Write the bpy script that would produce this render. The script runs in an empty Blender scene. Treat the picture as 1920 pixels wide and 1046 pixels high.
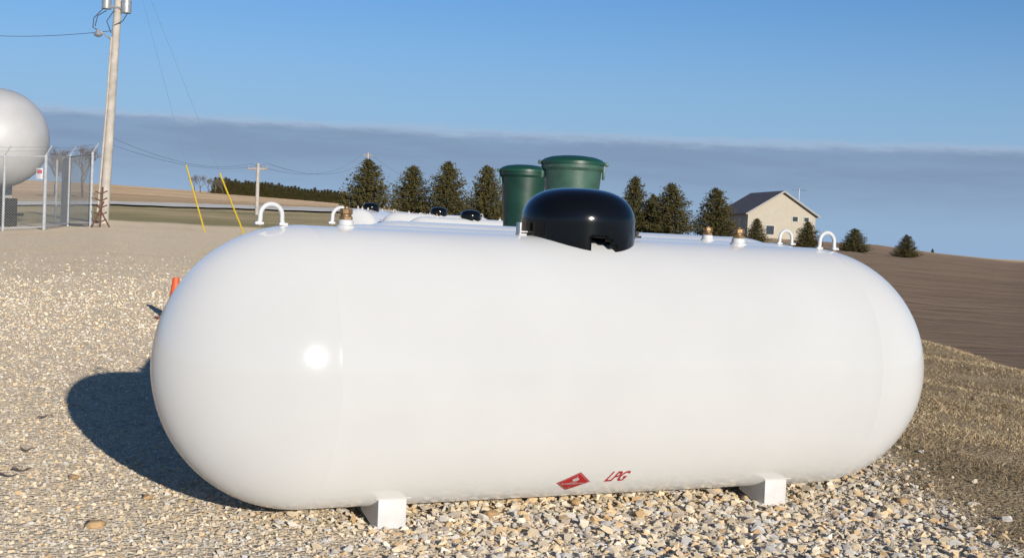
import bpy, bmesh, math, random
import numpy as np
from mathutils import Vector, Matrix
random.seed(7); rng=np.random.default_rng(7)
sc=bpy.context.scene
sc.view_settings.view_transform='Standard'; sc.view_settings.look='None'; sc.view_settings.exposure=0
COL=bpy.context.collection
# ------------------------------------------------------------------ camera
F=2500.0; YAW,PITCH,ROLL=0.4606,-0.0307,0.0436
CAM=np.array([-2.416,-4.324,0.98])
FW=np.array([math.sin(YAW),math.cos(YAW),0.]); RT=np.array([math.cos(YAW),-math.sin(YAW),0.])
f3=np.array([math.sin(YAW)*math.cos(PITCH),math.cos(YAW)*math.cos(PITCH),math.sin(PITCH)])
u3=np.cross(RT,f3)
R2=RT*math.cos(ROLL)+u3*math.sin(ROLL); U2=-RT*math.sin(ROLL)+u3*math.cos(ROLL)
cam=bpy.data.cameras.new("camera"); co=bpy.data.objects.new("camera",cam); COL.objects.link(co)
cam.sensor_width=36; cam.lens=F/1920*36; cam.clip_end=20000; cam.clip_start=.05
M=Matrix(((R2[0],U2[0],-f3[0],CAM[0]),(R2[1],U2[1],-f3[1],CAM[1]),(R2[2],U2[2],-f3[2],CAM[2]),(0,0,0,1)))
co.matrix_world=M; sc.camera=co
def W(px,py,d):
    return CAM+d*(f3+R2*(px-960)/F-U2*(py-523)/F)
def proj(X):
    d=np.array(X)-CAM; z=d@f3
    return 960+F*(d@R2)/z,523-F*(d@U2)/z
# ------------------------------------------------------------------ terrain
PXS=np.array([-800,0,200,500,700,1000,1300,1450,1640,1750,1900,2600.])
DS=np.array([0,4.6,6.5,12,25,45,55,110,130,200,250,350,700,4500.])
TB=np.array([
[0,0,.03,.10,.25,.5,.6,1.5,2,4,6,10,12,12],
[0,0,.03,.10,.25,.5,.65,1.6,2.2,4.2,6.3,10,12,12],
[0,0,.03,.10,.35,.8,1.05,2.1,2.7,4.8,7,10,11,11],
[0,0,.03,.10,.35,.8,1.0,2.3,3.0,4.6,6,9,10,10],
[0,0,.03,.10,.35,.8,1.0,2.4,3.2,4.2,5.3,8,8,8],
[0,0,.03,.10,.3,.5,.7,1.8,2.2,3,3.5,4.5,5,5],
[0,0,.02,.1,.2,.4,.6,1.6,2,2.6,2.8,3,3,3],
[0,0,.0,.0,.1,.3,.4,1.3,1.6,2.6,2.8,2.8,2.5,2],
[0,0,.0,.0,.0,.2,.3,1,1.3,2.2,2.6,2.4,1.5,1],
[0,0,0,0,0,.1,.1,.8,.9,1.3,1.6,1.8,1.2,1],
[0,0,0,0,0,0,0,.3,.35,.5,.6,.7,.8,.9],
[0,0,0,0,0,0,0,.1,.1,.3,.4,.5,.5,.6]])
def sst(a,b,x):
    t=np.clip((x-a)/(b-a),0,1); return t*t*(3-2*t)
def Hl(lat,dep):
    lat=np.asarray(lat,float); dep=np.asarray(dep,float)
    d=np.hypot(lat,dep)+1e-6
    px=np.where(dep>1e-3,960+F*lat/np.maximum(dep,1e-3),np.where(lat<0,-800,2600))
    px=np.clip(px,-800,2600)
    i=np.clip(np.searchsorted(PXS,px)-1,0,len(PXS)-2); j=np.clip(np.searchsorted(DS,d)-1,0,len(DS)-2)
    a=(px-PXS[i])/(PXS[i+1]-PXS[i]); b=np.clip((d-DS[j])/(DS[j+1]-DS[j]),0,1)
    z=(TB[i,j]*(1-a)+TB[i+1,j]*a)*(1-b)+(TB[i,j+1]*(1-a)+TB[i+1,j+1]*a)*b
    z=z*np.clip(1+2*dep/d,0,1)
    edge=1.28+.08*np.clip(dep,0,200); crest=5.2+.02*np.clip(dep,0,200)
    crest=np.maximum(crest,edge+1.5)
    fade=1-sst(30,100,d)
    e=-.25*sst(0,1,(lat-edge)/(crest-edge))-.85*sst(0,1,(lat-crest)/3.2)
    z=z+e*fade
    z=z+(.012*np.sin(lat*2.1+dep*.7)+.01*np.sin(dep*1.7-lat*.9))*sst(6,12,d)*np.where(lat<edge,1,2)
    return z
def loc2w(lat,dep): return CAM[:2]+RT[:2]*lat+FW[:2]*dep
def w2loc(x,y):
    dx=np.asarray(x)-CAM[0]; dy=np.asarray(y)-CAM[1]
    return dx*RT[0]+dy*RT[1], dx*FW[0]+dy*FW[1]
def H(x,y):
    l,d=w2loc(x,y); return Hl(l,d)
def G(px,d):
    lat=(px-960)/F*d; p=loc2w(lat,d); return np.array([p[0],p[1],float(Hl(lat,d))])
# ------------------------------------------------------------------ materials
def newmat(name):
    m=bpy.data.materials.new(name); m.use_nodes=True; nt=m.node_tree
    return m,nt,nt.nodes,nt.links,nt.nodes["Principled BSDF"]
def mat(name,c,rough=.6,metal=0,var=.12,scale=8,bump=0,bscale=40,coat=0,spec=.5):
    m,nt,N,L,b=newmat(name)
    tc=N.new("ShaderNodeTexCoord"); no=N.new("ShaderNodeTexNoise"); no.inputs["Scale"].default_value=scale; no.inputs["Detail"].default_value=6
    L.new(tc.outputs["Object"],no.inputs["Vector"])
    r=N.new("ShaderNodeValToRGB"); r.color_ramp.elements[0].position=.3; r.color_ramp.elements[1].position=.7
    r.color_ramp.elements[0].color=[max(0,v*(1-var)) for v in c]+[1]; r.color_ramp.elements[1].color=[min(1,v*(1+var)) for v in c]+[1]
    L.new(no.outputs["Fac"],r.inputs["Fac"]); L.new(r.outputs["Color"],b.inputs["Base Color"])
    b.inputs["Roughness"].default_value=rough; b.inputs["Metallic"].default_value=metal
    b.inputs["Coat Weight"].default_value=coat; b.inputs["Coat Roughness"].default_value=.05; b.inputs["Specular IOR Level"].default_value=spec
    if bump:
        n2=N.new("ShaderNodeTexNoise"); n2.inputs["Scale"].default_value=bscale; n2.inputs["Detail"].default_value=4
        L.new(tc.outputs["Object"],n2.inputs["Vector"]); bp=N.new("ShaderNodeBump"); bp.inputs["Strength"].default_value=bump; bp.inputs["Distance"].default_value=.01
        L.new(n2.outputs["Fac"],bp.inputs["Height"]); L.new(bp.outputs["Normal"],b.inputs["Normal"])
    return m
def attrmat(name,c,rough=.9,attr="tint",trans=0):
    m,nt,N,L,b=newmat(name)
    a=N.new("ShaderNodeAttribute"); a.attribute_name=attr
    mx=N.new("ShaderNodeMix"); mx.data_type='RGBA'; mx.blend_type='MULTIPLY'; mx.inputs[0].default_value=1
    mx.inputs[6].default_value=list(c)+[1]; L.new(a.outputs["Color"],mx.inputs[7]); L.new(mx.outputs[2],b.inputs["Base Color"])
    b.inputs["Roughness"].default_value=rough; b.inputs["Specular IOR Level"].default_value=.2; b.inputs["Diffuse Roughness"].default_value=1
    return m
M_white=mat("white_enamel",(.595,.590,.578),.14,var=.025,scale=2.2,bump=.05,bscale=8,coat=0)
M_white.node_tree.nodes["Principled BSDF"].inputs["Diffuse Roughness"].default_value=.6
M_whitep=mat("white_bracket_paint",(.60,.595,.585),.4,var=.06,scale=20)
M_black=mat("black_gloss",(.004,.004,.004),.12,var=.1,scale=5,coat=0,bump=.02,bscale=12,spec=.38)
M_brass=mat("brass",(.26,.165,.08),.5,.6,var=.35,scale=60)
M_dark=mat("dark_metal",(.05,.045,.04),.5,.6,var=.2)
M_red=mat("red_decal",(.52,.016,.022),.4,var=.04)
M_decw=mat("white_decal",(.65,.62,.62),.4,var=.02)
M_green=mat("green_fibreglass",(.009,.044,.028),.45,var=.25,scale=6,bump=.15,bscale=14)
M_greenl=mat("green_lid",(.011,.062,.036),.38,var=.15,scale=4)
M_greeng=mat("green_riser_light",(.045,.105,.075),.45,var=.25,scale=7,bump=.15,bscale=18)
M_orange=mat("orange_plastic",(.75,.11,.025),.5,var=.06)
M_wood=mat("weathered_pole_wood",(.46,.41,.35),.85,var=.2,scale=3,bump=.3)
M_grey=mat("galvanised_steel",(.42,.43,.44),.45,.5,var=.12)
M_galv=mat("fence_wire",(.30,.31,.31),.6,.2,var=.12)
M_conc=mat("concrete",(.4,.39,.37),.85,var=.15)
M_yel=mat("yellow_plastic",(.62,.42,.01),.5,var=.05)
M_wire=mat("cable",(.16,.19,.24),.7)
M_rust=mat("rust",(.13,.06,.035),.85,var=.4,scale=20)
M_bark=mat("bark",(.11,.08,.06),.9,var=.3)
M_wall=mat("beige_siding",(.45,.40,.315),.8,var=.04,scale=1)
M_roof=mat("brown_shingle",(.25,.18,.155),.9,var=.25,scale=3)
M_glass=mat("dark_glass",(.04,.05,.06),.1)
M_trim=mat("cream_trim",(.5,.47,.42),.6)
M_asph=mat("asphalt",(.30,.29,.28),.9,var=.12,scale=.3)
M_asph.node_tree.nodes["Principled BSDF"].inputs["Diffuse Roughness"].default_value=1
M_line=mat("road_paint",(.6,.58,.5),.8)
M_needle=attrmat("conifer_needles",(.086,.078,.034))
M_twig=mat("bare_twigs",(.17,.14,.12),.9)
M_stone=attrmat("crushed_stone",(1,1,1),.88)
M_grass=attrmat("dry_grass",(1,1,1),.85)
M_rock=mat("ochre_rock",(.40,.26,.13),.9,var=.3,scale=15,bump=.5)
# ------------------------------------------------------------------ mesh helpers
class Geo:
    def __init__(s): s.v=[]; s.f=[]
    def add(s,v,f,T=None):
        o=len(s.v)
        if T is not None: v=[tuple(T@Vector(p)) for p in v]
        s.v+= [tuple(p) for p in v]; s.f+=[tuple(i+o for i in q) for q in f]; return s
def lathe(prof,seg=32):
    v=[];f=[];n=len(prof)
    for k in range(seg):
        a=2*math.pi*k/seg
        for r,z in prof: v.append((r*math.cos(a),r*math.sin(a),z))
    for k in range(seg):
        k2=(k+1)%seg
        for i in range(n-1): f.append((k*n+i,k2*n+i,k2*n+i+1,k*n+i+1))
    return v,f
def box(cx,cy,cz,sx,sy,sz,bev=0):
    bm=bmesh.new(); bmesh.ops.create_cube(bm,size=1)
    for q in bm.verts: q.co=Vector((cx+q.co.x*sx,cy+q.co.y*sy,cz+q.co.z*sz))
    if bev: bmesh.ops.bevel(bm,geom=list(bm.edges),offset=bev,segments=2,affect='EDGES',profile=.5)
    bm.verts.ensure_lookup_table()
    v=[tuple(q.co) for q in bm.verts]; f=[tuple(x.index for x in q.verts) for q in bm.faces]; bm.free(); return v,f
def tube(pts,r,seg=8,caps=True):
    pts=[Vector(p) for p in pts]; v=[];f=[];n=len(pts)
    rs=r if isinstance(r,(list,tuple)) else [r]*n
    up=None
    for i,p in enumerate(pts):
        t=(pts[min(i+1,n-1)]-pts[max(i-1,0)]).normalized()
        if up is None:
            up=Vector((0,0,1)) if abs(t.z)<.9 else Vector((1,0,0))
        a=t.cross(up).normalized(); up=a.cross(t).normalized()
        for k in range(seg):
            an=2*math.pi*k/seg; q=p+(a*math.cos(an)+up*math.sin(an))*rs[i]; v.append(tuple(q))
    for i in range(n-1):
        for k in range(seg):
            k2=(k+1)%seg; f.append((i*seg+k,i*seg+k2,(i+1)*seg+k2,(i+1)*seg+k))
    if caps: f.append(tuple(range(seg))[::-1]); f.append(tuple((n-1)*seg+k for k in range(seg)))
    return v,f
def mk(name,vf,m,parent=None,loc=None,smooth=35,rot=None):
    v,f=(vf.v,vf.f) if isinstance(vf,Geo) else vf
    me=bpy.data.meshes.new(name); me.from_pydata([tuple(map(float,p)) for p in v],[],f)
    bm=bmesh.new(); bm.from_mesh(me); bmesh.ops.recalc_face_normals(bm,faces=bm.faces); bm.to_mesh(me); bm.free()
    if smooth:
        me.shade_smooth(); me.set_sharp_from_angle(angle=math.radians(smooth))
    me.materials.append(m); o=bpy.data.objects.new(name,me); COL.objects.link(o)
    if parent is not None: o.parent=parent
    if loc is not None: o.location=Vector([float(q) for q in loc])
    if rot is not None: o.rotation_euler=rot
    return o
def root(name,loc,label,cat,group=None,rz=0):
    o=bpy.data.objects.new(name,None); COL.objects.link(o); o.empty_display_size=.2
    o.location=Vector([float(q) for q in loc]); o.rotation_euler=(0,0,rz); o["label"]=label; o["category"]=cat
    if group:o["group"]=group
    return o
def tag(o,label,cat,group=None):
    o["label"]=label;o["category"]=cat
    if group:o["group"]=group
    return o
def fastmesh(name,V,Fc,m,tint=None,smooth=False):
    me=bpy.data.meshes.new(name); k=Fc.shape[1]
    me.vertices.add(len(V)); me.vertices.foreach_set("co",V.astype(np.float32).ravel())
    me.loops.add(Fc.size); me.loops.foreach_set("vertex_index",Fc.astype(np.int32).ravel())
    me.polygons.add(len(Fc)); me.polygons.foreach_set("loop_start",np.arange(0,Fc.size,k,dtype=np.int32))
    me.update(calc_edges=True); me.validate()
    if tint is not None:
        a=me.color_attributes.new("tint",'FLOAT_COLOR','POINT'); c=np.ones((len(V),4),np.float32); c[:,:3]=tint; a.data.foreach_set("color",c.ravel())
    me.polygons.foreach_set("use_smooth",np.full(len(Fc),smooth))
    me.materials.append(m); o=bpy.data.objects.new(name,me); COL.objects.link(o); return o
# ------------------------------------------------------------------ sky + sun
ELEV=math.radians(13.2); SAZ=math.radians(2)
w=bpy.data.worlds.new("World"); sc.world=w; w.use_nodes=True; nt=w.node_tree; N=nt.nodes; L=nt.links
bg=N["Background"]; sky=N.new("ShaderNodeTexSky"); sky.sky_type='NISHITA'; sky.sun_disc=False; sky.sun_elevation=ELEV; sky.sun_rotation=math.pi+SAZ
sky.air_density=1.0; sky.dust_density=.3; sky.ozone_density=2.0
tc=N.new("ShaderNodeTexCoord"); sep=N.new("ShaderNodeSeparateXYZ"); L.new(tc.outputs["Generated"],sep.inputs[0])
tint=N.new("ShaderNodeMix"); tint.data_type='RGBA'; tint.blend_type='MULTIPLY'; tint.inputs[0].default_value=1; L.new(sky.outputs[0],tint.inputs[6]); tint.inputs[7].default_value=(.43,.67,1.02,1)
L.new(tint.outputs[2],bg.inputs[0]); bg.inputs[1].default_value=.115
def math_(op,a,b=None,c=None):
    n=N.new("ShaderNodeMath"); n.operation=op
    for i,x in enumerate((a,b,c)):
        if x is None: continue
        if isinstance(x,(int,float)): n.inputs[i].default_value=x
        else: L.new(x,n.inputs[i])
    return n.outputs[0]
def mapr(x,a,b,c=0,d=1):
    n=N.new("ShaderNodeMapRange"); n.interpolation_type='SMOOTHSTEP'; L.new(x,n.inputs[0])
    for i,q in enumerate((a,b,c,d)): n.inputs[i+1].default_value=q
    return n.outputs[0]
def wn(scale,s,det=7,ro=.6):
    mp=N.new("ShaderNodeMapping"); mp.inputs["Scale"].default_value=scale; L.new(tc.outputs["Generated"],mp.inputs[0])
    no=N.new("ShaderNodeTexNoise"); no.inputs["Scale"].default_value=s; no.inputs["Detail"].default_value=det; no.inputs["Roughness"].default_value=ro; L.new(mp.outputs[0],no.inputs["Vector"]); return no.outputs[0]
n1=wn((5,5,60),1.6); n2_=wn((18,18,90),2.4,9,.68); n3=wn((6,6,60),1.5,6,.6)
z=math_('ADD',sep.outputs[2],math_('MULTIPLY',math_('SUBTRACT',n1,.5),.008))
z2=math_('ADD',z,math_('MULTIPLY',math_('SUBTRACT',n2_,.5),.011))
bgh=N.new("ShaderNodeBackground"); bgh.inputs[0].default_value=(.31,.455,.67,1); bgh.inputs[1].default_value=1
mh_=N.new("ShaderNodeMixShader"); L.new(mapr(sep.outputs[2],.0,.21,.95,0),mh_.inputs[0]); L.new(bg.outputs[0],mh_.inputs[1]); L.new(bgh.outputs[0],mh_.inputs[2])
top=mapr(z2,.074,.083,1,0)
low=mapr(z2,.012,.06,.1,1)
mask=math_('MULTIPLY',math_('MULTIPLY',top,low),math_('ADD',math_('MULTIPLY',mapr(n3,.3,.7),.22),.68))
cr=N.new("ShaderNodeMix"); cr.data_type='RGBA'; L.new(mapr(z2,.070,.080),cr.inputs[0]); cr.inputs[6].default_value=(.215,.30,.45,1); cr.inputs[7].default_value=(.40,.49,.64,1)
bg2=N.new("ShaderNodeBackground"); L.new(cr.outputs[2],bg2.inputs[0]); bg2.inputs[1].default_value=1
mxs=N.new("ShaderNodeMixShader"); L.new(math_('MINIMUM',mask,.9),mxs.inputs[0]); L.new(mh_.outputs[0],mxs.inputs[1]); L.new(bg2.outputs[0],mxs.inputs[2]); L.new(mxs.outputs[0],N["World Output"].inputs[0])
sun=bpy.data.lights.new("sun",'SUN'); so=bpy.data.objects.new("sun",sun); COL.objects.link(so); sun.energy=4.8; sun.angle=math.radians(.5); sun.color=(1,.93,.82)
so.rotation_euler=Vector((-math.sin(SAZ)*math.cos(ELEV),-math.cos(SAZ)*math.cos(ELEV),math.sin(ELEV))).to_track_quat('Z','Y').to_euler()
# ------------------------------------------------------------------ ground
ang=np.concatenate([np.arange(-180,-32,4.),np.arange(-32,32,.25),np.arange(32,180,4.)])
rad=np.concatenate([[0.01],np.geomspace(.4,4500,300)])
A,Rr=np.meshgrid(np.radians(ang),rad,indexing='ij'); X=np.sin(A)*Rr; Y=np.cos(A)*Rr; Z=Hl(X,Y)
V=np.stack([X,Y,Z],-1).reshape(-1,3); na,nr=len(ang),len(rad)
I=np.arange(na)[:,None]*nr+np.arange(nr-1)[None,:]; I2=((np.arange(na)+1)%na)[:,None]*nr+np.arange(nr-1)[None,:]
Fc=np.stack([I,I+1,I2+1,I2],-1).reshape(-1,4)[:, ::-1]
gm,nt,N,L,b=newmat("ground_surface")
def mixc(fac,a,c):
    n=N.new("ShaderNodeMix"); n.data_type='RGBA'
    if isinstance(fac,(int,float)): n.inputs[0].default_value=fac
    else: L.new(fac,n.inputs[0])
    for i,x in ((6,a),(7,c)):
        if isinstance(x,tuple): n.inputs[i].default_value=x+(1,)
        else: L.new(x,n.inputs[i])
    return n.outputs[2]
def noise(scale,vec,det=5,rough=.55):
    n=N.new("ShaderNodeTexNoise"); n.inputs["Scale"].default_value=scale; n.inputs["Detail"].default_value=det; n.inputs["Roughness"].default_value=rough; L.new(vec,n.inputs["Vector"]); return n.outputs[0]
tc=N.new("ShaderNodeTexCoord"); ob=tc.outputs["Object"]; sp=N.new("ShaderNodeSeparateXYZ"); L.new(ob,sp.inputs[0]); gx,gy=sp.outputs[0],sp.outputs[1]
vo=N.new("ShaderNodeTexVoronoi"); vo.inputs["Scale"].default_value=45; L.new(ob,vo.inputs["Vector"])
vo2=N.new("ShaderNodeTexVoronoi"); vo2.inputs["Scale"].default_value=110; L.new(ob,vo2.inputs["Vector"])
vo3=N.new("ShaderNodeTexVoronoi"); vo3.inputs["Scale"].default_value=16; L.new(ob,vo3.inputs["Vector"])
sc3=N.new("ShaderNodeSeparateColor"); L.new(vo.outputs["Color"],sc3.inputs[0])
sc4=N.new("ShaderNodeSeparateColor"); L.new(vo3.outputs["Color"],sc4.inputs[0])
ramp=N.new("ShaderNodeValToRGB"); L.new(sc3.outputs[0],ramp.inputs[0]); e=ramp.color_ramp.elements
e[0].color=(.46,.39,.31,1); e[1].color=(.92,.82,.65,1)
for p,c in((.3,(.62,.52,.39)),(.55,(.80,.65,.44)),(.75,(.66,.59,.48))):
    q=e.new(p); q.color=c+(1,)
gcol=mixc(.45,ramp.outputs[0],mixc(mapr(noise(.35,ob,8,.7),.35,.65),(.90,.72,.48),(.84,.71,.53)))
gcol=mixc(math_('MULTIPLY',mapr(sc4.outputs[0],.55,1.),.35),gcol,(.50,.42,.32))
mpt=N.new("ShaderNodeMapping"); mpt.inputs["Scale"].default_value=(.12,.5,1); L.new(ob,mpt.inputs[0])
gcol=mixc(math_('MULTIPLY',mapr(noise(1,mpt.outputs[0],7,.65),.5,.72),.5),gcol,(.50,.37,.25))
gcol=mixc(math_('MULTIPLY',mapr(noise(9,ob,6,.8),.52,.7),.3),gcol,(.44,.35,.25))
grcol=mixc(mapr(noise(.8,ob,8,.7),.35,.65),(.34,.25,.14),(.60,.47,.29))
grcol=mixc(math_('MULTIPLY',noise(14,ob,8,.8),.45),grcol,(.20,.14,.08))
mpf=N.new("ShaderNodeMapping"); mpf.inputs["Scale"].default_value=(.05,2.2,1); mpf.inputs["Rotation"].default_value=(0,0,.06); L.new(ob,mpf.inputs[0])
fur=noise(1.0,mpf.outputs[0],8,.7)
fcol=mixc(mapr(fur,.36,.64),(.21,.145,.10),(.37,.265,.18)); fcol=mixc(math_('MULTIPLY',mapr(noise(2.5,ob,8,.75),.45,.75),.4),fcol,(.43,.32,.22))
mph=N.new("ShaderNodeMapping"); mph.inputs["Scale"].default_value=(.008,.05,1); L.new(ob,mph.inputs[0])
hcol=mixc(mapr(noise(1,mph.outputs[0],7,.6),.35,.65),(.36,.25,.155),(.50,.37,.235)); hcol=mixc(mapr(noise(.02,ob,5),.58,.72),hcol,(.24,.19,.11))
nearg=mixc(mapr(noise(.08,ob,6),.4,.6),(.30,.26,.14),(.44,.35,.21))
edgev=math_('ADD',math_('SUBTRACT',gx,math_('ADD',math_('MULTIPLY',math_('MINIMUM',gy,200.),.08),1.28)),math_('MULTIPLY',math_('SUBTRACT',noise(2.2,ob,6,.7),.5),.9))
mg=mapr(edgev,-.05,.2)
mfar=mapr(math_('ADD',gy,math_('MULTIPLY',noise(.3,ob),4.)),51,54)
crestv=math_('ADD',math_('SUBTRACT',gx,math_('ADD',math_('MULTIPLY',math_('MINIMUM',gy,200.),.02),5.9)),math_('MULTIPLY',noise(.9,ob,6,.7),.8))
mf=mapr(crestv,0,.35)
mh=mapr(gy,128,140)
col=mixc(mg,gcol,grcol); left=mixc(mfar,col,nearg); left=mixc(mh,left,hcol)
fieldmask=math_('MULTIPLY',mf,math_('MAXIMUM',mapr(math_('SUBTRACT',gx,math_('MULTIPLY',gy,.21)),0,4),mapr(gy,20,12)))
ffar=mixc(mapr(math_('ADD',gy,math_('MULTIPLY',noise(.01,ob),80.)),230,300),fcol,(.45,.34,.21))
L.new(mixc(fieldmask,left,ffar),b.inputs["Base Color"]); b.inputs["Roughness"].default_value=.95; b.inputs["Specular IOR Level"].default_value=.1; b.inputs["Diffuse Roughness"].default_value=1
hgt=math_('ADD',math_('MULTIPLY',vo.outputs["Distance"],-1.2),math_('MULTIPLY',vo2.outputs["Distance"],-.4))
hgt=math_('ADD',hgt,math_('MULTIPLY',noise(5,ob,8,.75),1.2)); hgt=math_('ADD',hgt,math_('MULTIPLY',math_('MULTIPLY',fur,mf),2.2))
bp=N.new("ShaderNodeBump"); bp.inputs["Strength"].default_value=.9; bp.inputs["Distance"].default_value=.03; L.new(hgt,bp.inputs["Height"]); L.new(bp.outputs[0],b.inputs["Normal"])
g=fastmesh("ground",V,Fc,gm,smooth=True); g["kind"]="structure"; g.location=(CAM[0],CAM[1],0); g.rotation_euler=(0,0,-YAW)
if g.data.polygons[5000].normal.z<0: g.data.flip_normals()
def strip(name,lat0,lat1,dfun,w0,w1,off,m):
    ls=np.linspace(lat0,lat1,160); Vv=[];Ff=[]
    for l in ls:
        for k in range(5):
            d=dfun(l)+w0+(w1-w0)*k/4; p=loc2w(l,d); Vv.append((p[0],p[1],float(Hl(l,d))+off))
    for i in range(159):
        for k in range(4): a=i*5+k; Ff.append((a,a+5,a+6,a+1))
    o=mk(name,(Vv,Ff),m,smooth=60); o["kind"]="structure"; return o
rd=lambda l:112+.12*(l+34)
strip("road",-110,-8,rd,-6,9,.14,M_asph); strip("road_marking",-110,-8,rd,.9,1.2,.16,M_line)
# ------------------------------------------------------------------ loose stones
vars_=[]
for k in range(14):
    bm=bmesh.new()
    for i in range(11):
        p=rng.normal(size=3); p/=np.linalg.norm(p); p*=rng.uniform(.75,1.05)
        bm.verts.new(p)
    r=bmesh.ops.convex_hull(bm,input=bm.verts); bmesh.ops.triangulate(bm,faces=bm.faces)
    lo=[v for v in bm.verts if not v.link_faces]
    for v in lo: bm.verts.remove(v)
    bm.verts.index_update(); vars_.append((np.array([v.co[:] for v in bm.verts]),np.array([[x.index for x in f.verts] for f in bm.faces]))); bm.free()
pal=np.array([[.62,.52,.37],[.52,.44,.34],[.71,.60,.44],[.64,.48,.29],[.43,.37,.31],[.50,.48,.45],[.75,.68,.56],[.56,.39,.21],[.57,.53,.47]])
def scatter(name,n,d0,d1,smin,smax,fall,fade):
    dd=np.linspace(d0,d1,2000); pdf=dd*np.exp(-(dd-d0)/fall)*(1-sst(fade,d1,dd)); cdf=np.cumsum(pdf); cdf/=cdf[-1]
    dep=np.interp(rng.random(n),cdf,dd); lat=rng.uniform(-.42,.42,n)*dep
    ed=1.28+.08*dep+rng.normal(0,.12,n)
    ok=lat<ed; dep,lat=dep[ok],lat[ok]; n=len(dep)
    s=smin*(smax/smin)**(rng.random(n)**2.1)
    s*=.66+.74*sst(-1.0,.4,lat+.25*np.sin(dep*3)+rng.normal(0,.25,n))*(1-sst(5.5,9,dep))
    s*=1+.6*sst(6,16,dep)
    z=Hl(lat,dep); P=CAM[:2]+lat[:,None]*RT[:2]+dep[:,None]*FW[:2]
    vi=rng.integers(0,len(vars_),n); Vs=[];Fs=[];Ts=[];off=0
    ci=rng.choice(len(pal),n,p=[.2,.13,.14,.13,.09,.1,.06,.06,.09]); colr=pal[ci]*rng.uniform(.8,1.12,(n,1))
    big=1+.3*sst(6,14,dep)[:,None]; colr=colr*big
    q=rng.normal(size=(n,4)); q/=np.linalg.norm(q,axis=1,keepdims=True); a,b_,c,d=q.T
    Rm=np.stack([1-2*(c*c+d*d),2*(b_*c-a*d),2*(b_*d+a*c),2*(b_*c+a*d),1-2*(b_*b_+d*d),2*(c*d-a*b_),2*(b_*d-a*c),2*(c*d+a*b_),1-2*(b_*b_+c*c)],-1).reshape(n,3,3)
    sc_=s[:,None]*rng.uniform(.55,1.15,(n,3))
    for k,(bv,bf) in enumerate(vars_):
        m=np.where(vi==k)[0]
        if not len(m): continue
        v=bv[None]*sc_[m][:,None,:]; v=np.einsum('nij,nvj->nvi',Rm[m],v); v[...,2]*=.7
        v[...,0]+=P[m,0][:,None]; v[...,1]+=P[m,1][:,None]; v[...,2]+=(z[m]+s[m]*rng.uniform(-.35,.35,len(m)))[:,None]
        nv=len(bv); Vs.append(v.reshape(-1,3)); Fs.append((bf[None]+(np.arange(len(m))*nv)[:,None,None]+off).reshape(-1,3)); off+=nv*len(m)
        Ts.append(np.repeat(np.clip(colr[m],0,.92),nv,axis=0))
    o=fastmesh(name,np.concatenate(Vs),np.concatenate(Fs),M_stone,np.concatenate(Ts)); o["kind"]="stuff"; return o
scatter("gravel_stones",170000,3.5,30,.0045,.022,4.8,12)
# ------------------------------------------------------------------ grass on embankment
def blades(name,n,d0,d1,l1,hm):
    dep=np.sqrt(rng.uniform(d0**2,d1**2,n)); ed=1.28+.08*dep
    lat=ed+rng.uniform(0,1,n)**.9*(l1-ed)-.1
    cl=np.sin(lat*5.1+dep*3.3)+np.sin(lat*2.7-dep*4.9)+np.sin(lat*11+1.3*dep)+rng.normal(0,1.4,n)
    ok=cl>-1.3; dep,lat,cl=dep[ok],lat[ok],cl[ok]; n=len(dep)
    z=Hl(lat,dep); P=CAM[:2]+lat[:,None]*RT[:2]+dep[:,None]*FW[:2]
    h=hm*rng.uniform(.25,1,n)*(1+.2*np.clip(cl,-1,2)); wv=rng.uniform(.0015,.0034,n)*(dep/5)**.6
    a=rng.uniform(0,2*np.pi,n); ln=rng.uniform(.5,2.4,n)*h; a2=rng.uniform(0,2*np.pi,n)
    base=np.stack([P[:,0],P[:,1],z-.01],-1); sd=np.stack([np.cos(a),np.sin(a),0*a],-1)*wv[:,None]
    mid=base+np.stack([np.cos(a2)*ln*.4,np.sin(a2)*ln*.4,h*.6],-1); tip=base+np.stack([np.cos(a2)*ln,np.sin(a2)*ln,h*.7],-1)
    Vv=np.stack([base-sd,base+sd,mid+sd*.7,mid-sd*.7,tip],1).reshape(-1,3)
    o5=(np.arange(n)*5)[:,None]; Ff=np.concatenate([o5+np.array([[0,1,2]]),o5+np.array([[0,2,3]]),o5+np.array([[3,2,4]])])
    pc=np.array([[.50,.36,.20],[.62,.48,.29],[.30,.21,.12],[.40,.30,.17],[.68,.55,.36]])[rng.integers(0,5,n)]*rng.uniform(.7,1.1,(n,1))
    pt=.72+.34*np.clip(.5+.5*np.sin(lat*1.9+dep*1.1)+rng.normal(0,.2,n),0,1.2); pc=pc*pt[:,None]*(.72+.28*sst(5,9,dep))[:,None]
    o=fastmesh(name,Vv,Ff,M_grass,np.repeat(pc,5,axis=0)); o["kind"]="stuff"
blades("dry_grass",120000,3.6,10,6.0,.038)
blades("dry_grass",80000,9,24,8.0,.045)
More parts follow.
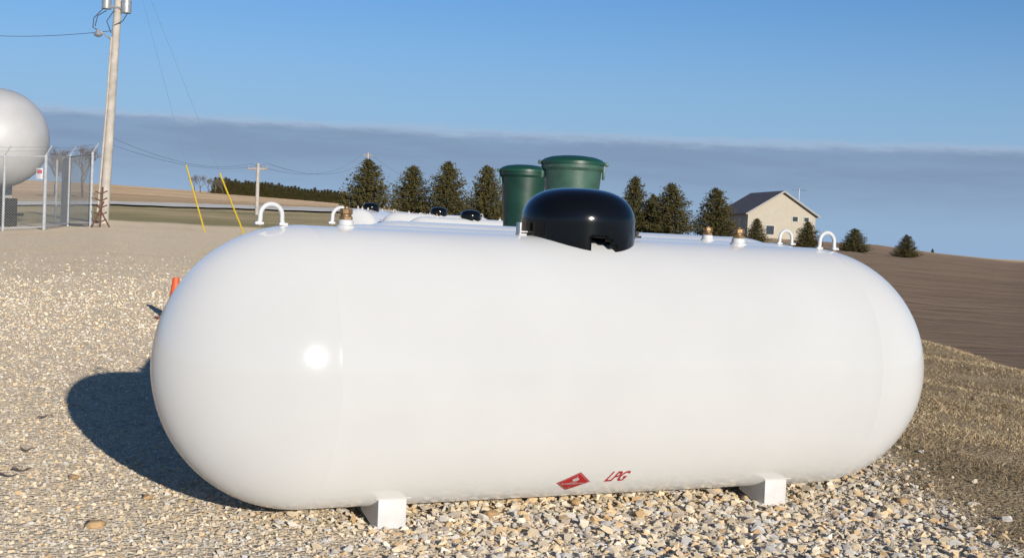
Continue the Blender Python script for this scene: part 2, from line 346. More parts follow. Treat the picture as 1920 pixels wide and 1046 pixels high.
# ------------------------------------------------------------------ propane tank
RR=.475; LC=1.065; AX=.5175
def u_at(px):
    lo,hi=-1.5,1.5
    for _ in range(40):
        m=(lo+hi)/2
        if proj((m,0,AX+RR))[0]<px: lo=m
        else: hi=m
    return lo
U_LL,U_LR=u_at(508),u_at(1550); U_FL,U_FR=u_at(648),u_at(1384)
def cyl_hit(px,py):
    d=f3+R2*(px-960)/F-U2*(py-523)/F; o=CAM-np.array([0,0,AX]); a=d[1]**2+d[2]**2; b_=o[1]*d[1]+o[2]*d[2]; c=o[1]**2+o[2]**2-RR*RR
    t=(-b_-math.sqrt(b_*b_-a*c))/a; p=o+t*d; return p[0],math.atan2(p[2],-p[1])
prof=[]
for i in range(33):
    a=math.pi/2*i/32; prof.append((RR*math.sin(a),-LC-RR*math.cos(a)))
def seam(u): return [(RR,u-.006),(RR+.0005,u-.0035),(RR+.0007,u),(RR+.0005,u+.0035),(RR,u+.006)]
prof=prof[:-1]+seam(-LC)+[(RR,x) for x in np.linspace(-LC+.05,LC-.05,20)]+seam(LC)
for i in range(1,33):
    a=math.pi/2*(1-i/32); prof.append((RR*math.sin(a),LC+RR*math.cos(a)))
prof[0]=(.0002,prof[0][1]); prof[-1]=(.0002,prof[-1][1])
v,f=lathe(prof,96); shell_vf=([(p[2],p[0],p[1]+AX) for p in v],f)
def foot_geo(x,y,sg):
    g=Geo(); zt=AX-math.sqrt(RR*RR-y*y); h=zt+.02
    g.add(*box(x,y,h/2,.1,.008,h,.002))
    yb=abs(y)-.16
    ztb=AX-math.sqrt(RR*RR-yb*yb)
    for sx in(-.046,.046):
        vs=[]
        for dx in(-.004,.004):
            vs+= [(x+sx+dx,y+sg*.005,.002),(x+sx+dx,y+sg*.05,.002),(x+sx+dx,y+sg*.16,ztb-.012),(x+sx+dx,y+sg*.16,ztb+.02),(x+sx+dx,y+sg*.005,h)]
        g.add(vs,[(0,1,2,3,4),(9,8,7,6,5)]+[(i,i+5,(i+1)%5+5,(i+1)%5) for i in range(5)])
    g.add(*box(x,y+sg*.03,.004,.11,.06,.008,.002))
    g.add(*box(x,y-sg*.004,h-.012,.125,.02,.008,.002))
    return g
def lug_geo(x):
    g=Geo(); w_=.037; hh=.05; z0=AX+RR-.006
    pts=[(x-w_-.004,0,z0),(x-w_,0,z0+.02)]
    pts+=[(x-w_*math.cos(a),0,z0+hh-.016+w_*math.sin(a)) for a in np.linspace(0,math.pi,13)]
    pts+=[(x+w_,0,z0+.02),(x+w_+.004,0,z0)]
    g.add(*tube(pts,.0080,10)); 
    g.add(*box(x-w_-.004,0,z0+.006,.030,.022,.010,.003)); g.add(*box(x+w_+.004,0,z0+.006,.030,.022,.010,.003)); return g
def hexa(r,z0,z1,x,y=0,seg=6):
    b_=.15*(z1-z0); v,f=lathe([(0.0001,z0),(r*.9,z0),(r,z0+b_),(r,z1-b_),(r*.9,z1),(0.0001,z1)],seg); return [(p[0]+x,p[1]+y,p[2]) for p in v],f
def text_mesh(body,size,shear=0,off=0):
    c=bpy.data.curves.new("tmp","FONT"); c.body=body; c.size=size; c.align_x='CENTER'; c.align_y='CENTER'; c.shear=shear; c.resolution_u=3; c.offset=off
    o=bpy.data.objects.new("tmp",c); COL.objects.link(o); dg=bpy.context.evaluated_depsgraph_get()
    me=bpy.data.meshes.new_from_object(o.evaluated_get(dg)); v=[tuple(q.co) for q in me.vertices]; f=[tuple(q.vertices) for q in me.polygons]
    bpy.data.objects.remove(o); return v,f
def wrap(vf,u0,th0,off):
    v,f=vf; out=[]
    for p in v:
        th=th0+p[1]/RR; r=RR+off; out.append((u0+p[0],-r*math.cos(th),AX+r*math.sin(th)))
    return out,f
def build_tank(loc,label,fit=(None,None),dome=True,decals=False,feet=((-.787,.787)),lugs=True,rz=0):
    T=root("propane_tank",loc,label,"propane tank","white propane tanks on the gravel",rz=rz)
    mk("tank_shell",shell_vf,M_white,T,smooth=50)
    for x in feet:
        mk("foot",foot_geo(x,-.22,1),M_whitep,T,smooth=30); mk("foot",foot_geo(x,.22,-1),M_whitep,T,smooth=30)
    if lugs:
        for x in (U_LL,U_LR): mk("lifting_lug",lug_geo(x),M_whitep,T)
    for x in fit:
        if x is None: continue
        z0=AX+RR
        vf=lathe([(.034,-.006),(.034,.003),(.027,.007),(.026,.022),(.022,.025),(.0001,.025)],24); 
        c=mk("valve_collar",([(p[0]+x,p[1],p[2]+z0) for p in vf[0]],vf[1]),M_whitep,T)
        g=Geo(); g.add(*hexa(.024,z0+.025,z0+.036,x)); g.add(*hexa(.0185,z0+.035,z0+.044,x,seg=20)); g.add(*hexa(.0235,z0+.043,z0+.062,x,seg=8)); g.add(*hexa(.008,z0+.060,z0+.068,x,seg=6))
        mk("valve_cap",g,M_brass,c)
    if dome:
        z0=AX+RR; DR=.211; ZT=.181; NS=10; ZB=.055
        pr=[(DR,0) for i in range(NS)]
        for a in np.linspace(0,math.pi/2,26)[:-1]:
            pr.append((DR*math.cos(a)**.66,ZB+(ZT-ZB)*math.sin(a)**.97))
        pr+=[(DR*.1,ZT-.0003),(.0002,ZT)]
        seg=120; v,f=lathe(pr,seg); n=len(pr); vv=[]
        for k,p in enumerate(v):
            i=k%n; x,y,zz=p
            if i<NS:
                base=math.sqrt(RR*RR-min(y*y,RR*RR*.9))-RR
                t=i/NS; zz=(base-.006)*(1-t)+ZB*t
            vv.append((x-.008,y,z0+zz))
        ff=[]
        for q in f:
            ks=[j//n for j in q]; is_=[j%n for j in q]
            a=(min(ks) if max(ks)-min(ks)<5 else seg-1)*3+1.5
            lim=5 if a<271 else (4 if a<277 else 2)
            if 256<a<283 and max(is_)<=lim: continue
            ff.append(q)
        d=mk("dome_lid",(vv,ff),M_black,T,smooth=60)
        md=d.modifiers.new("thick",'SOLIDIFY'); md.thickness=.004; md.offset=-1
        g=Geo(); g.add(*box(.214,0,z0+.02,.03,.05,.04,.004)); g.add(*tube([(.232,-.03,z0+.025),(.232,.03,z0+.025)],.009,8)); g.add(*box(.235,-.02,z0+.012,.035,.02,.008,.002))
        mk("hinge",g,M_dark,T)
        g=Geo(); g.add(*box(-.252,0,z0+.02,.006,.035,.05,.002)); g.add(*box(-.242,0,z0+.002,.03,.035,.006,.002)); g.add(*box(-.235,-.005,z0+.012,.03,.012,.005,.001))
        mk("latch_bracket",g,M_whitep,T)
        mk("valve",tube([(0.02,.05,z0-.01),(.02,.05,z0+.08)],.03,12),M_brass,T); mk("valve",tube([(-.08,0,z0-.01),(-.08,0,z0+.07)],.02,12),M_brass,T)
    if decals:
        u,th=cyl_hit(1075,903)
        n=14
        def dia(hw,off,nm,m,par,cx=0,cy=0):
            vv=[];ff=[]
            for i in range(n+1):
                for j in range(n+1):
                    a=i/n*2-1;b_=j/n*2-1; vv.append((cx+(a+b_)/2*hw,cy+(a-b_)/2*hw,0))
            for i in range(n):
                for j in range(n): q=i*(n+1)+j; ff.append((q,q+1,q+n+2,q+n+1))
            return mk(nm,wrap((vv,ff),u,th,off),m,par,smooth=40)
        P=dia(.068,.0007,"hazard_placard",M_decw,T); P["label"]="red diamond flammable gas placard with white flame"
        dia(.0665,.0012,"placard_field",M_red,P)
        g=Geo()
        for s0,s1 in(((0,.06),(.06,0)),((.06,0),(0,-.06)),((0,-.06),(-.06,0)),((-.06,0),(0,.06))):
            pts=[(s0[0]+(s1[0]-s0[0])*t,s0[1]+(s1[1]-s0[1])*t) for t in np.linspace(0,1,9)]
            dx,dy=(s1[0]-s0[0]),(s1[1]-s0[1]); l=math.hypot(dx,dy); nx,ny=-dy/l*.0005,dx/l*.0005
            v_=[];f_=[]
            for p in pts: v_+= [(p[0]+nx,p[1]+ny,0),(p[0]-nx,p[1]-ny,0)]
            for i in range(8): f_.append((2*i,2*i+1,2*i+3,2*i+2))
            g.add(v_,f_)
        fl=[(-.010,.012),(-.018,.022),(-.018,.034),(-.011,.025),(-.011,.042),(-.004,.029),(-.002,.054),(.003,.040),(.005,.029),(.010,.041),(.012,.027),(.018,.033),(.018,.020),(.010,.012),(.004,.010),(-.004,.010)]
        fl=[(x_*.72,(y_-.009)*.82+.008) for x_,y_ in fl]
        g.add([(0,.014,0)]+[(x_,y_,0) for x_,y_ in fl],[(0,i+1,(i+1)%len(fl)+1) for i in range(len(fl))])
        g.add([(-.014,.002,0),(.014,.002,0),(.014,.004,0),(-.014,.004,0)],[(0,1,2,3)])
        t=text_mesh("FLAMMABLE GAS",.0118,0,.0002); g.add([(p[0],p[1]*1.2-.009,0) for p in t[0]],t[1])
        t=text_mesh("2",.014); g.add([(p[0],p[1]-.038,0) for p in t[0]],t[1])
        mk("placard_symbol",wrap((g.v,g.f),u,th,.0019),M_decw,P,smooth=0)
        u2,th2=cyl_hit(1156,893); t=text_mesh("LPG",.062,.25,.0012)
        xs=[p[0] for p in t[0]]; wd=max(xs)-min(xs); k=.082/wd
        vv=[(p[0]*k,p[1]*1.5,0) for p in t[0]]
        LT=mk("lettering",wrap((vv,t[1]),u2,th2,.0016),M_red,T,smooth=0); LT["label"]="red slanted LPG lettering"
    return T
build_tank((0,0,0),"glossy white propane tank with black dome lid standing on gravel",(U_FL,U_FR),True,True)
build_tank((.6,1.04,.018),"white propane tank parked directly beside the main tank",(None,.69),True)
build_tank((1.2,2.15,.05),"white propane tank in a row on gravel beside another",(-.34,None),True,lugs=False)
for px,d,lab in((1071,11.0,"white propane tank carrying a tall green riser"),(983,13.0,"white propane tank carrying a dark green riser")):
    p=G(px,d); build_tank((p[0],p[1],p[2]-.04),lab,(None,None),False,lugs=False)
for px,d,rz in((690,34,.95),(818,33,0),(878,27.5,0.1)):
    p=G(px,d); build_tank((p[0],p[1],p[2]),"white propane tank with black dome further away on gravel",(-.8,.7),True,rz=rz)
# ------------------------------------------------------------------ green risers
def riser(px,d,ytop,wpx,mb,lab):
    p=G(px,d); base=p[2]+AX+RR-.06; topz=W(px,ytop,d)[2]; h=topz-base; r=wpx/2/F*d
    T=root("tank_riser",(p[0],p[1],base),lab,"tank riser","green tank risers",rz=-YAW)
    hb=h-.06
    mk("riser_body",lathe([(r*.76,-.03),(r*.77,hb*.1),(r*.84,hb*.55),(r*.90,hb*.88),(r*.97,hb*.92),(r*.98,hb),(r*.93,hb),(r*.8,hb*.6),(r*.72,0)],56),mb,T,smooth=30)
    mk("riser_lid",lathe([(r*.99,hb-.02),(r*1.02,hb-.018),(r*1.02,hb+.006),(r*.97,hb+.014),(r*.9,hb+.028),(r*.7,hb+.046),(r*.4,hb+.056),(.0002,hb+.06)],56),M_greenl,T,smooth=40)
    for s in(-1,1):
        g=Geo(); g.add(*box(s*r*1.03,-.02,hb-.005,.04,.07,.03,.006)); g.add(*box(s*r*.96,-.02,hb-.07,.02,.06,.12,.004)); mk("lid_clip",g,M_greeng,T)
riser(1065,11,292,119,M_greeng,"tall green fibreglass riser with domed lid on a tank")
riser(974,13,309,92,M_green,"dark green fibreglass riser with lid on a tank")
# ------------------------------------------------------------------ traffic cone
p=G(330,12.0); T=root("traffic_cone",p,"small orange traffic cone standing on gravel beside tank","traffic cone")
mk("cone_body",lathe([(.082,.02),(.075,.035),(.030,.37),(.026,.385),(.018,.385),(.016,.36)],32),M_orange,T)
mk("cone_base",box(0,0,.012,.30,.30,.024,.006),M_orange,T)
def rock(px,py,s):
    d=.98*F/(py-(446+(px-960)*.0436)); q=G(px,d); bm=bmesh.new()
    for i in range(22):
        a=rng.normal(size=3); a/=np.linalg.norm(a); bm.verts.new((a[0]*s*1.3,a[1]*s,a[2]*s*.7))
    bmesh.ops.convex_hull(bm,input=bm.verts)
    for v_ in [v_ for v_ in bm.verts if not v_.link_faces]: bm.verts.remove(v_)
    bmesh.ops.bevel(bm,geom=list(bm.edges),offset=s*.06,segments=1,affect='EDGES')
    bm.verts.ensure_lookup_table(); bm.verts.index_update(); vf=([tuple(v_.co) for v_ in bm.verts],[tuple(x.index for x in f_.verts) for f_ in bm.faces]); bm.free()
    tag(mk("rock",vf,M_rock,loc=(q[0],q[1],q[2]+s*.4),smooth=0),"angular ochre rock lying on the gravel","rock","loose ochre rocks")
rock(195,992,.026); rock(150,905,.018); rock(290,940,.018); rock(940,972,.024); rock(1715,945,.022); rock(1100,950,.02)
for i,(px,py,ln) in enumerate([(20,905,.10),(52,896,.07),(62,860,.06),(95,800,.07),(1560,1000,.05)]):
    d=.98*F/(py-(446+(px-960)*.0436)); q=G(px,d); a=rng.uniform(-.5,.5)
    ex=Vector(RT.tolist())*math.cos(a)+Vector(FW.tolist())*math.sin(a)
    pts=[tuple(ex*ln*(t-.5)+Vector((0,0,.012+.006*math.sin(t*7+i)))) for t in np.linspace(0,1,6)]
    tag(mk("twig",tube(pts,[.003,.004,.004,.003,.003,.002],5),M_bark,loc=(q[0],q[1],q[2]+.006)),"small dark dry twig lying on gravel","twig","dry twigs on the gravel")
# ------------------------------------------------------------------ utility pole with transformers
def wpt(px,py,d): return Vector(W(px,py,d).tolist())
D=46
b0=Vector(G(190,D).tolist()); t0=wpt(226,-60,D)
T=root("utility_pole",b0,"leaning weathered wooden utility pole with transformers and lamp","utility pole")
def rel(p,b=None): return tuple(Vector(p)-(b if b is not None else b0))
mk("pole_shaft",tube([(0,0,-.3),rel(b0.lerp(t0,.5)),rel(t0)],[.17,.145,.125],14),M_wood,T)
mk("conduit",tube([rel(wpt(183,398,D-.2)),rel(wpt(200,200,D-.2)),rel(wpt(209,70,D-.2))],.035,8),M_wood,T)
def can(px,py,r,h,dd=0):
    c=rel(wpt(px,py,D+dd)); v_,f_=lathe([(.001,-h/2),(r*.95,-h/2),(r,-h/2+.03),(r,h/2-.05),(r*1.05,h/2-.04),(r*1.05,h/2),(r*.6,h/2+.05),(.001,h/2+.06)],20)
    g=Geo(); g.add([(q[0]+c[0],q[1]+c[1],q[2]+c[2]) for q in v_],f_)
    for s in(-.09,.09): g.add(*tube([(c[0]+s,c[1],c[2]+h/2),(c[0]+s,c[1],c[2]+h/2+.25)],.04,8))
    mk("transformer",g,M_grey,T)
can(237,14,.17,.42,-.1); can(200,6,.16,.42,-.1)
mk("mount_bracket",tube([rel(wpt(196,12,D-.1)),rel(wpt(240,18,D-.1))],.05,6),M_grey,T)
lp=wpt(184,63,D-.3)
la=mk("lamp_arm",tube([rel(wpt(209,75,D)),rel(wpt(198,66,D-.2)),rel(wpt(186,58,D-.3))],.03,8),M_grey,T)
c=rel(lp); v_,f_=lathe([(.02,.14),(.06,.12),(.09,.05),(.14,-.02),(.15,-.05),(.1,-.1),(.001,-.14)],18); mk("lamp_head",([(q[0]+c[0],q[1]+c[1],q[2]+c[2]) for q in v_],f_),M_grey,la)
M_wd=mat("drop_cable",(.05,.055,.065),.7)
for pts in([(196,14),(176,34),(174,52),(182,56)],[(200,20),(183,30),(178,50)],[(214,20),(200,40),(208,62)],[(240,24),(230,40),(214,48)]):
    mk("drop_wire",tube([rel(wpt(a,b_,D-.15)) for a,b_ in pts],.018,5),M_wd,T)
def wire(name,a,b_,sag,r,lab):
    a=Vector(a);b_=Vector(b_); pts=[]
    for i in range(25):
        t=i/24; q=a.lerp(b_,t); q.z-=4*sag*t*(1-t); pts.append(q-a)
    tag(mk(name,tube(pts,r,4),M_wire,loc=a),lab,"cable","overhead wires")
wire("overhead_wire",wpt(212,58,D),wpt(-60,64,60),.15,.010,"thin dark overhead wire strung from a wooden pole")
for (x0,y0,x1,y1,xb,yb,dd) in((262,-20,349,310,381,421,41),(275,-20,412,325,456,425,40)):
    bt=G(xb,dd); bt=Vector(bt.tolist()); k=wpt(x1,y1,dd+.6)
    T2=root("guy_wire",bt,"steel guy wire with yellow plastic guard anchored in ground","guy wire","guy wires of the utility pole")
    mk("yellow_guard",tube([(0,0,0),rel(k,bt)],.025,8),M_yel,T2)
    mk("steel_strand",tube([(0,0,-.05),rel(k,bt),rel(wpt(x0,y0,D),bt)],.006,4),M_wire,T2)
def smallpole(px,ytop,d,r,lab,xt=None):
    bb=Vector(G(px,d).tolist()); tt=wpt(xt or px+6,ytop,d)
    T3=root("utility_pole",bb,lab,"utility pole","distant utility poles")
    mk("pole_shaft",tube([(0,0,-.3),rel(tt,bb)],[r,r*.8],10),M_wood,T3)
    ax=Vector(R2.tolist()); c=tt-bb-Vector((0,0,.35))
    mk("crossarm",tube([tuple(c-ax*.65),tuple(c+ax*.65)],.07,4),M_wood,T3)
    for s in(-.6,-.3,.3,.6): q=c+ax*s; mk("insulator",tube([tuple(q),tuple(q+Vector((0,0,.22)))],.05,6),M_grey,T3)
    return tt
pA=smallpole(477,307,86,.13,"short weathered wooden pole with crossarm in grass",xt=484)
pB=smallpole(686,287,180,.17,"distant wooden pole rising behind conifer trees",xt=690)
for s in(-6,8):
    wire("overhead_wire",tuple(pA+Vector(R2.tolist())*s*.08),wpt(205,262+s,52),.6,.007,"thin overhead wire sagging between wooden poles")
    wire("overhead_wire",tuple(pA+Vector(R2.tolist())*s*.08),tuple(pB+Vector(R2.tolist())*s*.1),1.6,.011,"thin overhead wire sagging between wooden poles")
wire("overhead_wire",tuple(pB),wpt(960,370,260),3,.016,"thin overhead wire sagging between wooden poles")
# ------------------------------------------------------------------ bulk tank
D=47; R0=1.75; c=wpt(-5,259,D); gz=float(H(c.x,c.y)); bb=Vector((c.x,c.y,gz))
axd=-RT*.93+FW*.37; axd/=np.linalg.norm(axd); rz=math.atan2(axd[1],axd[0])
T=root("bulk_storage_tank",bb,"large white horizontal bulk gas tank on concrete piers","storage tank",rz=rz)
hz=c.z-gz; pr=[(max(.001,R0*math.sin(math.pi/2*i/20)),-R0*math.cos(math.pi/2*i/20)) for i in range(21)]+[(R0,3),(R0,6),(R0,9)]+[(max(.001,R0*math.cos(math.pi/2*i/20)),9+R0*math.sin(math.pi/2*i/20)) for i in range(1,21)]
v_,f_=lathe(pr,64); mk("tank_shell",([(q[2],q[0],q[1]+hz) for q in v_],f_),mat("weathered_white_tank_paint",(.50,.49,.48),.5,var=.12,scale=.7),T,smooth=50)
for x in(.7,8):
    g=Geo(); n=12; hw=1.3
    vs=[];ys=np.linspace(-hw,hw,n+1)
    for s in(-.25,.25):
        for y_ in ys: vs.append((x+s,y_,-.2))
        for y_ in ys: vs.append((x+s,y_,hz-math.sqrt(R0*R0-y_*y_)+.04))
    ff=[]
    for i in range(n):
        for o_ in(0,2*(n+1)): ff.append((o_+i,o_+i+1,o_+n+1+i+1,o_+n+1+i))
        a=n+1+i; ff.append((a,a+1,a+1+2*(n+1),a+2*(n+1)))
    m2=2*(n+1)
    ff.append((0,n+1,n+1+m2,m2)); ff.append((n,2*n+1,2*n+1+m2,n+m2))
    g.add(vs,ff); mk("saddle_pier",g,M_conc,T,smooth=30)
for x,y_ in((-.3,.1),(-.6,.3),(-.3,.55)):
    mk("pipe",tube([(x,y_,hz-R0+.15),(x,y_,.7),(x-.4,y_,.45),(x-.9,y_,.45)],.06,8),M_dark,T)
mk("pump",box(-.8,.3,.5,.5,.5,1.0,.03),M_dark,T)
# ------------------------------------------------------------------ fence
posts=[(-70,40.5,.04),(2,41.5,.04),(79,42,.055),(124,44.5,.05),(166,42.3,.045)]
gb=Vector(G(79,42).tolist()); T=root("chain_link_fence",gb,"galvanised chain link fence with gate around the bulk tank","fence")
FH=2.35; pb=[]
M_post=mat("fence_post_galvanised",(.42,.43,.44),.5,.1,var=.15)
for px,d,r in posts:
    q=Vector(G(px,d).tolist())-gb; pb.append(q)
    mk("fence_post",tube([(q.x,q.y,q.z-.1),(q.x,q.y,q.z+FH)],r,10),M_post,T)
    mk("barb_arm",tube([(q.x,q.y,q.z+FH),tuple(q+Vector((0,0,FH+.3))+Vector(RT.tolist())*.18)],.02,6),M_post,T)
def panel(a,b_,sp_=.085):
    for hh in(.08,FH-.05): mk("fence_rail",tube([tuple(a+Vector((0,0,hh))),tuple(b_+Vector((0,0,hh)))],.02,6),M_post,T)
    g=Geo(); Ln=(b_-a).length; h=FH-.1; k=int((Ln+h)/sp_)
    for i in range(k):
        for sgn in(1,-1):
            s0=i*sp_-h; x0,x1=s0,s0+h; z0,z1=(0,h)
            if x0<0: z0=-x0; x0=0
            if x1>Ln: z1=h-(x1-Ln); x1=Ln
            if z1<=z0: continue
            if sgn<0: x0,x1=Ln-x0,Ln-x1
            p0=a.lerp(b_,x0/Ln)+Vector((0,0,z0+.05)); p1=a.lerp(b_,x1/Ln)+Vector((0,0,z1+.05)); g.add(*tube([tuple(p0),tuple(p1)],.004,3,False))
    for hh in(.12,.24): g.add(*tube([tuple(a+Vector((0,0,FH+hh))),tuple(b_+Vector((0,0,FH+hh)))],.005,3,False))
    mk("wire_mesh",g,M_galv,T,smooth=0)
for i in range(4): panel(pb[i],pb[i+1])
for px,d,k0 in((100,50,None),(112,47,3)):
    pe=Vector(G(px,d).tolist())-gb; mk("fence_post",tube([(pe.x,pe.y,pe.z-.1),(pe.x,pe.y,pe.z+FH)],.045,8),M_post,T)
    if k0: panel(pb[k0],pe,.13)
q=pb[2]+Vector((0,0,1.75))-Vector(RT.tolist())*.17-Vector(FW.tolist())*.05
g=Geo(); v_,f_=box(0,0,0,.20,.012,.34,.002); Rz=Matrix.Rotation(-YAW,4,'Z'); g.add(v_,f_,Matrix.Translation(q)@Rz); s_=mk("warning_sign",g,M_decw,T)
g=Geo(); v_,f_=box(0,-.009,.06,.16,.004,.12,.001); g.add(v_,f_,Matrix.Translation(q)@Rz); mk("sign_field",g,mat("faded_red",(.42,.06,.07),.6),s_)
q=Vector(G(184,41.5).tolist()); T=root("rusty_implement",q,"rusty farm implement rack leaning beside fence post","farm implement")
ex=Vector(RT.tolist()); g=Geo()
g.add(*tube([(0,0,0),tuple(ex*.05+Vector((0,0,1.25)))],.03,6)); g.add(*tube([tuple(-ex*.25),tuple(ex*.1+Vector((0,0,.8)))],.025,6)); g.add(*tube([tuple(ex*.3),tuple(-ex*.1+Vector((0,0,.7)))],.025,6))
mk("rack_frame",g,M_rust,T)
for i in range(5):
    z_=.15+i*.22; mk("rack_tine",tube([tuple(-ex*.18+Vector((0,0,z_+.08))),tuple(Vector((0,0,z_))),tuple(ex*(.2)+Vector((0,0,z_+.1)))],.022,5),M_rust,T)
# ------------------------------------------------------------------ conifers
def conifer_mesh(h,r,seed,dens=1.0):
    g_=np.random.default_rng(seed); P=[];S=[];Tn=[]
    nw=int(36*dens)
    for i in range(nw):
        t=(i+.3)/nw; z_=h*(.03+.93*t); rad_=r*(1-t)**.60*g_.uniform(.80,1.15)+.05
        for k in range(int(12+18*(1-t))):
            if g_.random()<.10: continue
            a=g_.uniform(0,2*np.pi); rr=rad_*g_.uniform(.6,1.10); m=int(4+9*rr/r)
            for j in range(m):
                s=(j+.5)/m; q=s**.6*rr
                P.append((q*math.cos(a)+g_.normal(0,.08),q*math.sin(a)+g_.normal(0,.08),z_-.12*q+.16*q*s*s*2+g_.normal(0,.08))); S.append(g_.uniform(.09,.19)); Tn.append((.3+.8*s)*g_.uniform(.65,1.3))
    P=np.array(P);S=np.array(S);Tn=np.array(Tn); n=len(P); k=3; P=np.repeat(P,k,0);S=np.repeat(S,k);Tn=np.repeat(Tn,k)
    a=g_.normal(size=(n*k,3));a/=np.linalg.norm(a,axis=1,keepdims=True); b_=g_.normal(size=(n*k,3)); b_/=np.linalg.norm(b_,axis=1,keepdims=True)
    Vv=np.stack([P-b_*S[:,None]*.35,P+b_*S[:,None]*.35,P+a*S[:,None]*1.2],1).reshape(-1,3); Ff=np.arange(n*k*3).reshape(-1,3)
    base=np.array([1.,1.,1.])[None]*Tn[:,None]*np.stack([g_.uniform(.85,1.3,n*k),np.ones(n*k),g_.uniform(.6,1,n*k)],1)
    return Vv,Ff,np.repeat(base,3,0)
protos=[]
for s in range(4):
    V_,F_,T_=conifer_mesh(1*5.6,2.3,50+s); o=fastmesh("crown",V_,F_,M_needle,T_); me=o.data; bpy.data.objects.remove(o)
    tm=mk("trunk",tube([(0,0,-.2),(.03,0,2.5),(0,0,5.2)],[.14,.1,.03],8),M_bark); tme=tm.data; bpy.data.objects.remove(tm); protos.append((me,tme))
def conifer(px,ytop,wpx,d,lab,i,grp,name="pine_tree"):
    p=G(px,d); h=W(px,ytop,d)[2]-p[2]; ww=wpx/F*d
    T=root(name,p,lab,"conifer tree",grp,rz=i*1.7); me,tme=protos[i%4]
    for nm,m in(("crown",me),("trunk",tme)):
        o=bpy.data.objects.new(nm,m); COL.objects.link(o); o.parent=T; o.scale=(ww/3.8,ww/3.8,h/5.6)
gA="conifers in a row behind the tanks"
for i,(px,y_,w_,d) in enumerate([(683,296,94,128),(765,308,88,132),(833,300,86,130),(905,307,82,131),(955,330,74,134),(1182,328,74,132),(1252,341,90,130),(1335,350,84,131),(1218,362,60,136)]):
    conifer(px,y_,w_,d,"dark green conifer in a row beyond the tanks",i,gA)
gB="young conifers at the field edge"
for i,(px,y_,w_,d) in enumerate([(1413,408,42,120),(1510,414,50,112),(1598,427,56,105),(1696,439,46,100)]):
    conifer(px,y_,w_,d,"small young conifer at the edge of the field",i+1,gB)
vm=[]
for s in range(3):
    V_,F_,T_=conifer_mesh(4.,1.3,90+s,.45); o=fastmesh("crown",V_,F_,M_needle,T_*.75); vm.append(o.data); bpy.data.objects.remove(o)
k=0
for px in np.arange(398,640,6.2):
    t=(px-398)/242; d=300; p=G(px,d); yt=333+22*t+rng.uniform(-3,3); yb=362+16*t; 
    o=bpy.data.objects.new("conifer_tree",vm[k%3]); COL.objects.link(o); hh=(yb-yt)/F*d*1.15
    o.location=(p[0],p[1],W(px,yt,d)[2]-hh); o.location.z=max(float(o.location.z)-.3,p[2]-.4); o.scale=(1.05,1.05,hh/4.); o.rotation_euler=(0,0,k)
    tag(o,"dark small conifer in a distant windbreak row","conifer tree","windbreak conifers on the hill"); k+=1
# ------------------------------------------------------------------ bare trees
def bare(px,ytop,d,spread,seed,lab,grp="bare trees on the hill"):
    rnd=random.Random(seed); p=G(px,d); h=W(px,ytop,d)[2]-p[2]; T=root("bare_tree",p,lab,"bare tree",grp)
    gt=Geo(); gc=Geo()
    def br(p0,dr,ln,r,dep):
        p1=p0+dr*ln*.5+Vector((rnd.uniform(-1,1),rnd.uniform(-1,1),0))*ln*.06; p2=p1+(dr+Vector((rnd.uniform(-.2,.2),rnd.uniform(-.2,.2),.1))).normalized()*ln*.5
        (gt if dep<1 else gc).add(*tube([tuple(p0),tuple(p1),tuple(p2)],[r,r*.8,r*.6],5 if dep<2 else 3,False))
        if dep>=5: return
        for i in range(rnd.choice((3,3,4)) if dep<4 else 4):
            nd=(dr+Vector((rnd.uniform(-1,1),rnd.uniform(-1,1),rnd.uniform(-.2,.6)))*spread).normalized()
            br(p1.lerp(p2,rnd.uniform(.2,1)),nd,ln*rnd.uniform(.6,.8),max(r*.55,.010),dep+1)
    br(Vector((0,0,-.2)),Vector((0,0,1)),h*.33,h*.024,0)
    mk("trunk",gt,M_bark,T,smooth=0); mk("branches",gc,M_twig,T,smooth=0)
bare(150,246,150,.85,3,"leafless spreading tree beyond the fence"); bare(98,240,155,.8,5,"leafless tree beside the bulk tank"); bare(122,262,150,.9,15,"leafless tree beyond the fence")
for i,(px,yt) in enumerate([(358,322),(370,318),(384,321),(397,326),(412,332)]): bare(px,yt,290,.9,20+i,"leafless tree in a distant hilltop clump")
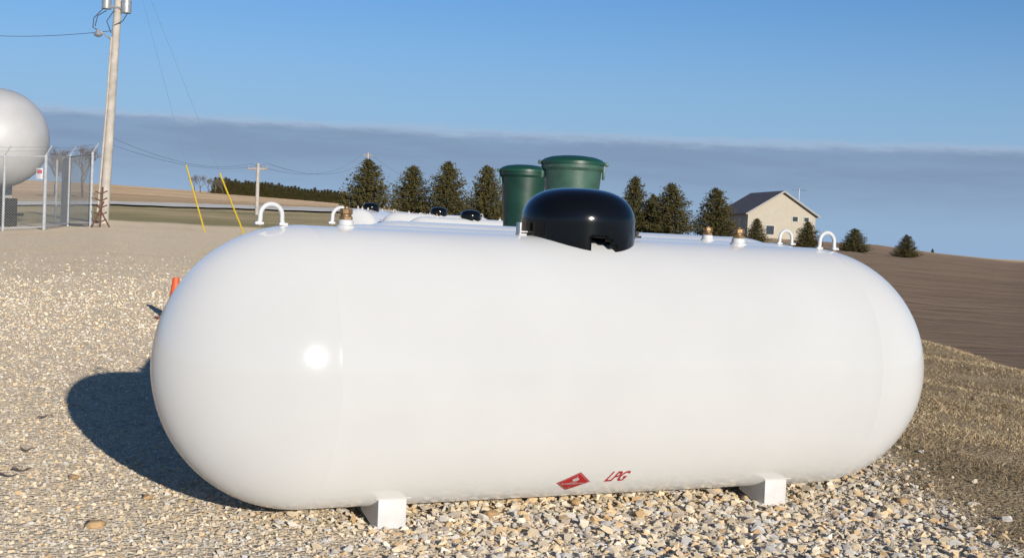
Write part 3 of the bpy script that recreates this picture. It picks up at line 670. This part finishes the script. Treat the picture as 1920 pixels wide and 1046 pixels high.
# ------------------------------------------------------------------ house
d=200; p=G(1460,d); pz=W(1460,446,d)[2]; fb=(FW+RT*.2); fb/=np.linalg.norm(fb); rb=np.array([fb[1],-fb[0],0]); a=math.radians(22)
yy=fb*math.cos(a)-rb*math.sin(a); rz=math.atan2(-yy[0],yy[1])
w2=5.35; Lh=13; he=3.6; hp=W(1463,358,d)[2]-pz; p0=np.array([p[0],p[1],pz])
T=root("house",p0,"beige gabled house with brown shingle roof","house",rz=rz)
vs=[(-w2,0,-2),(w2,0,-2),(w2,0,he),(0,0,hp-.15),(-w2,0,he),(-w2,Lh,-2),(w2,Lh,-2),(w2,Lh,he),(0,Lh,hp-.15),(-w2,Lh,he)]
mk("wall",(vs,[(0,1,2,3,4),(5,9,8,7,6),(1,6,7,2),(0,4,9,5)]),M_wall,T,smooth=0)
def slab(s):
    ov=.5; k=(hp-he)/w2; a1=Vector((s*(w2+ov),-ov,he-ov*k+.15)); v_=[]
    for y_ in(-ov,Lh+ov):
        for th in(0,-.18): v_+= [(0,y_,hp+th+.02),(a1.x,y_,a1.z+th+.02)]
    return v_,[(0,1,5,4),(2,6,7,3),(0,2,3,1),(4,5,7,6),(1,3,7,5)]
g=Geo(); g.add(*slab(-1)); g.add(*slab(1)); R_=mk("roof",g,M_roof,T,smooth=0)
for s in(-1,1):
    k=(hp-he)/w2; mk("gable_trim",tube([(0,-.56,hp-.12),(s*(w2+.5),-.56,he-.5*k+.03)],.13,4),M_trim,T,smooth=0)
for x,z_,ww,hh in((2.1,2.9,.8,.7),(3.9,2.9,.7,.6),(-1.8,1.1,1.2,1.3)):
    fr=mk("window",box(x,-.03,z_,ww+.2,.06,hh+.2,.01),M_trim,T,smooth=0); mk("window_glass",box(x,-.075,z_,ww,.03,hh,.005),M_glass,fr,smooth=0)
for y_ in(3,8): 
    fr=mk("window",box(-w2-.03,y_,2.2,.06,1.5,1.4,.01),M_trim,T,smooth=0); mk("window_glass",box(-w2-.075,y_,2.2,.03,1.3,1.2,.005),M_glass,fr,smooth=0)
g=Geo(); ax_=3.4; g.add(*tube([(ax_,2,he),(ax_,2,hp+.5)],.035,5)); g.add(*tube([(ax_-1.1,2,hp+.3),(ax_+1.1,2,hp+.4)],.03,4))
for i in range(6): g.add(*tube([(ax_-1+i*.4,1.5,hp+.32),(ax_-1+i*.4,2.5,hp+.32)],.02,4))
mk("television_antenna",g,M_grey,R_,smooth=0)
for i,(px,yt,d_) in enumerate([(1745,466,420)]):
    p=G(px,d_); o=bpy.data.objects.new("conifer_tree",vm[i%3]); COL.objects.link(o); hh=max(1.5,W(px,yt,d_)[2]-p[2]); o.location=(p[0],p[1],p[2]); o.scale=(hh/3.5,hh/3.5,hh/4)
    tag(o,"tiny dark tree on the far field horizon","tree")
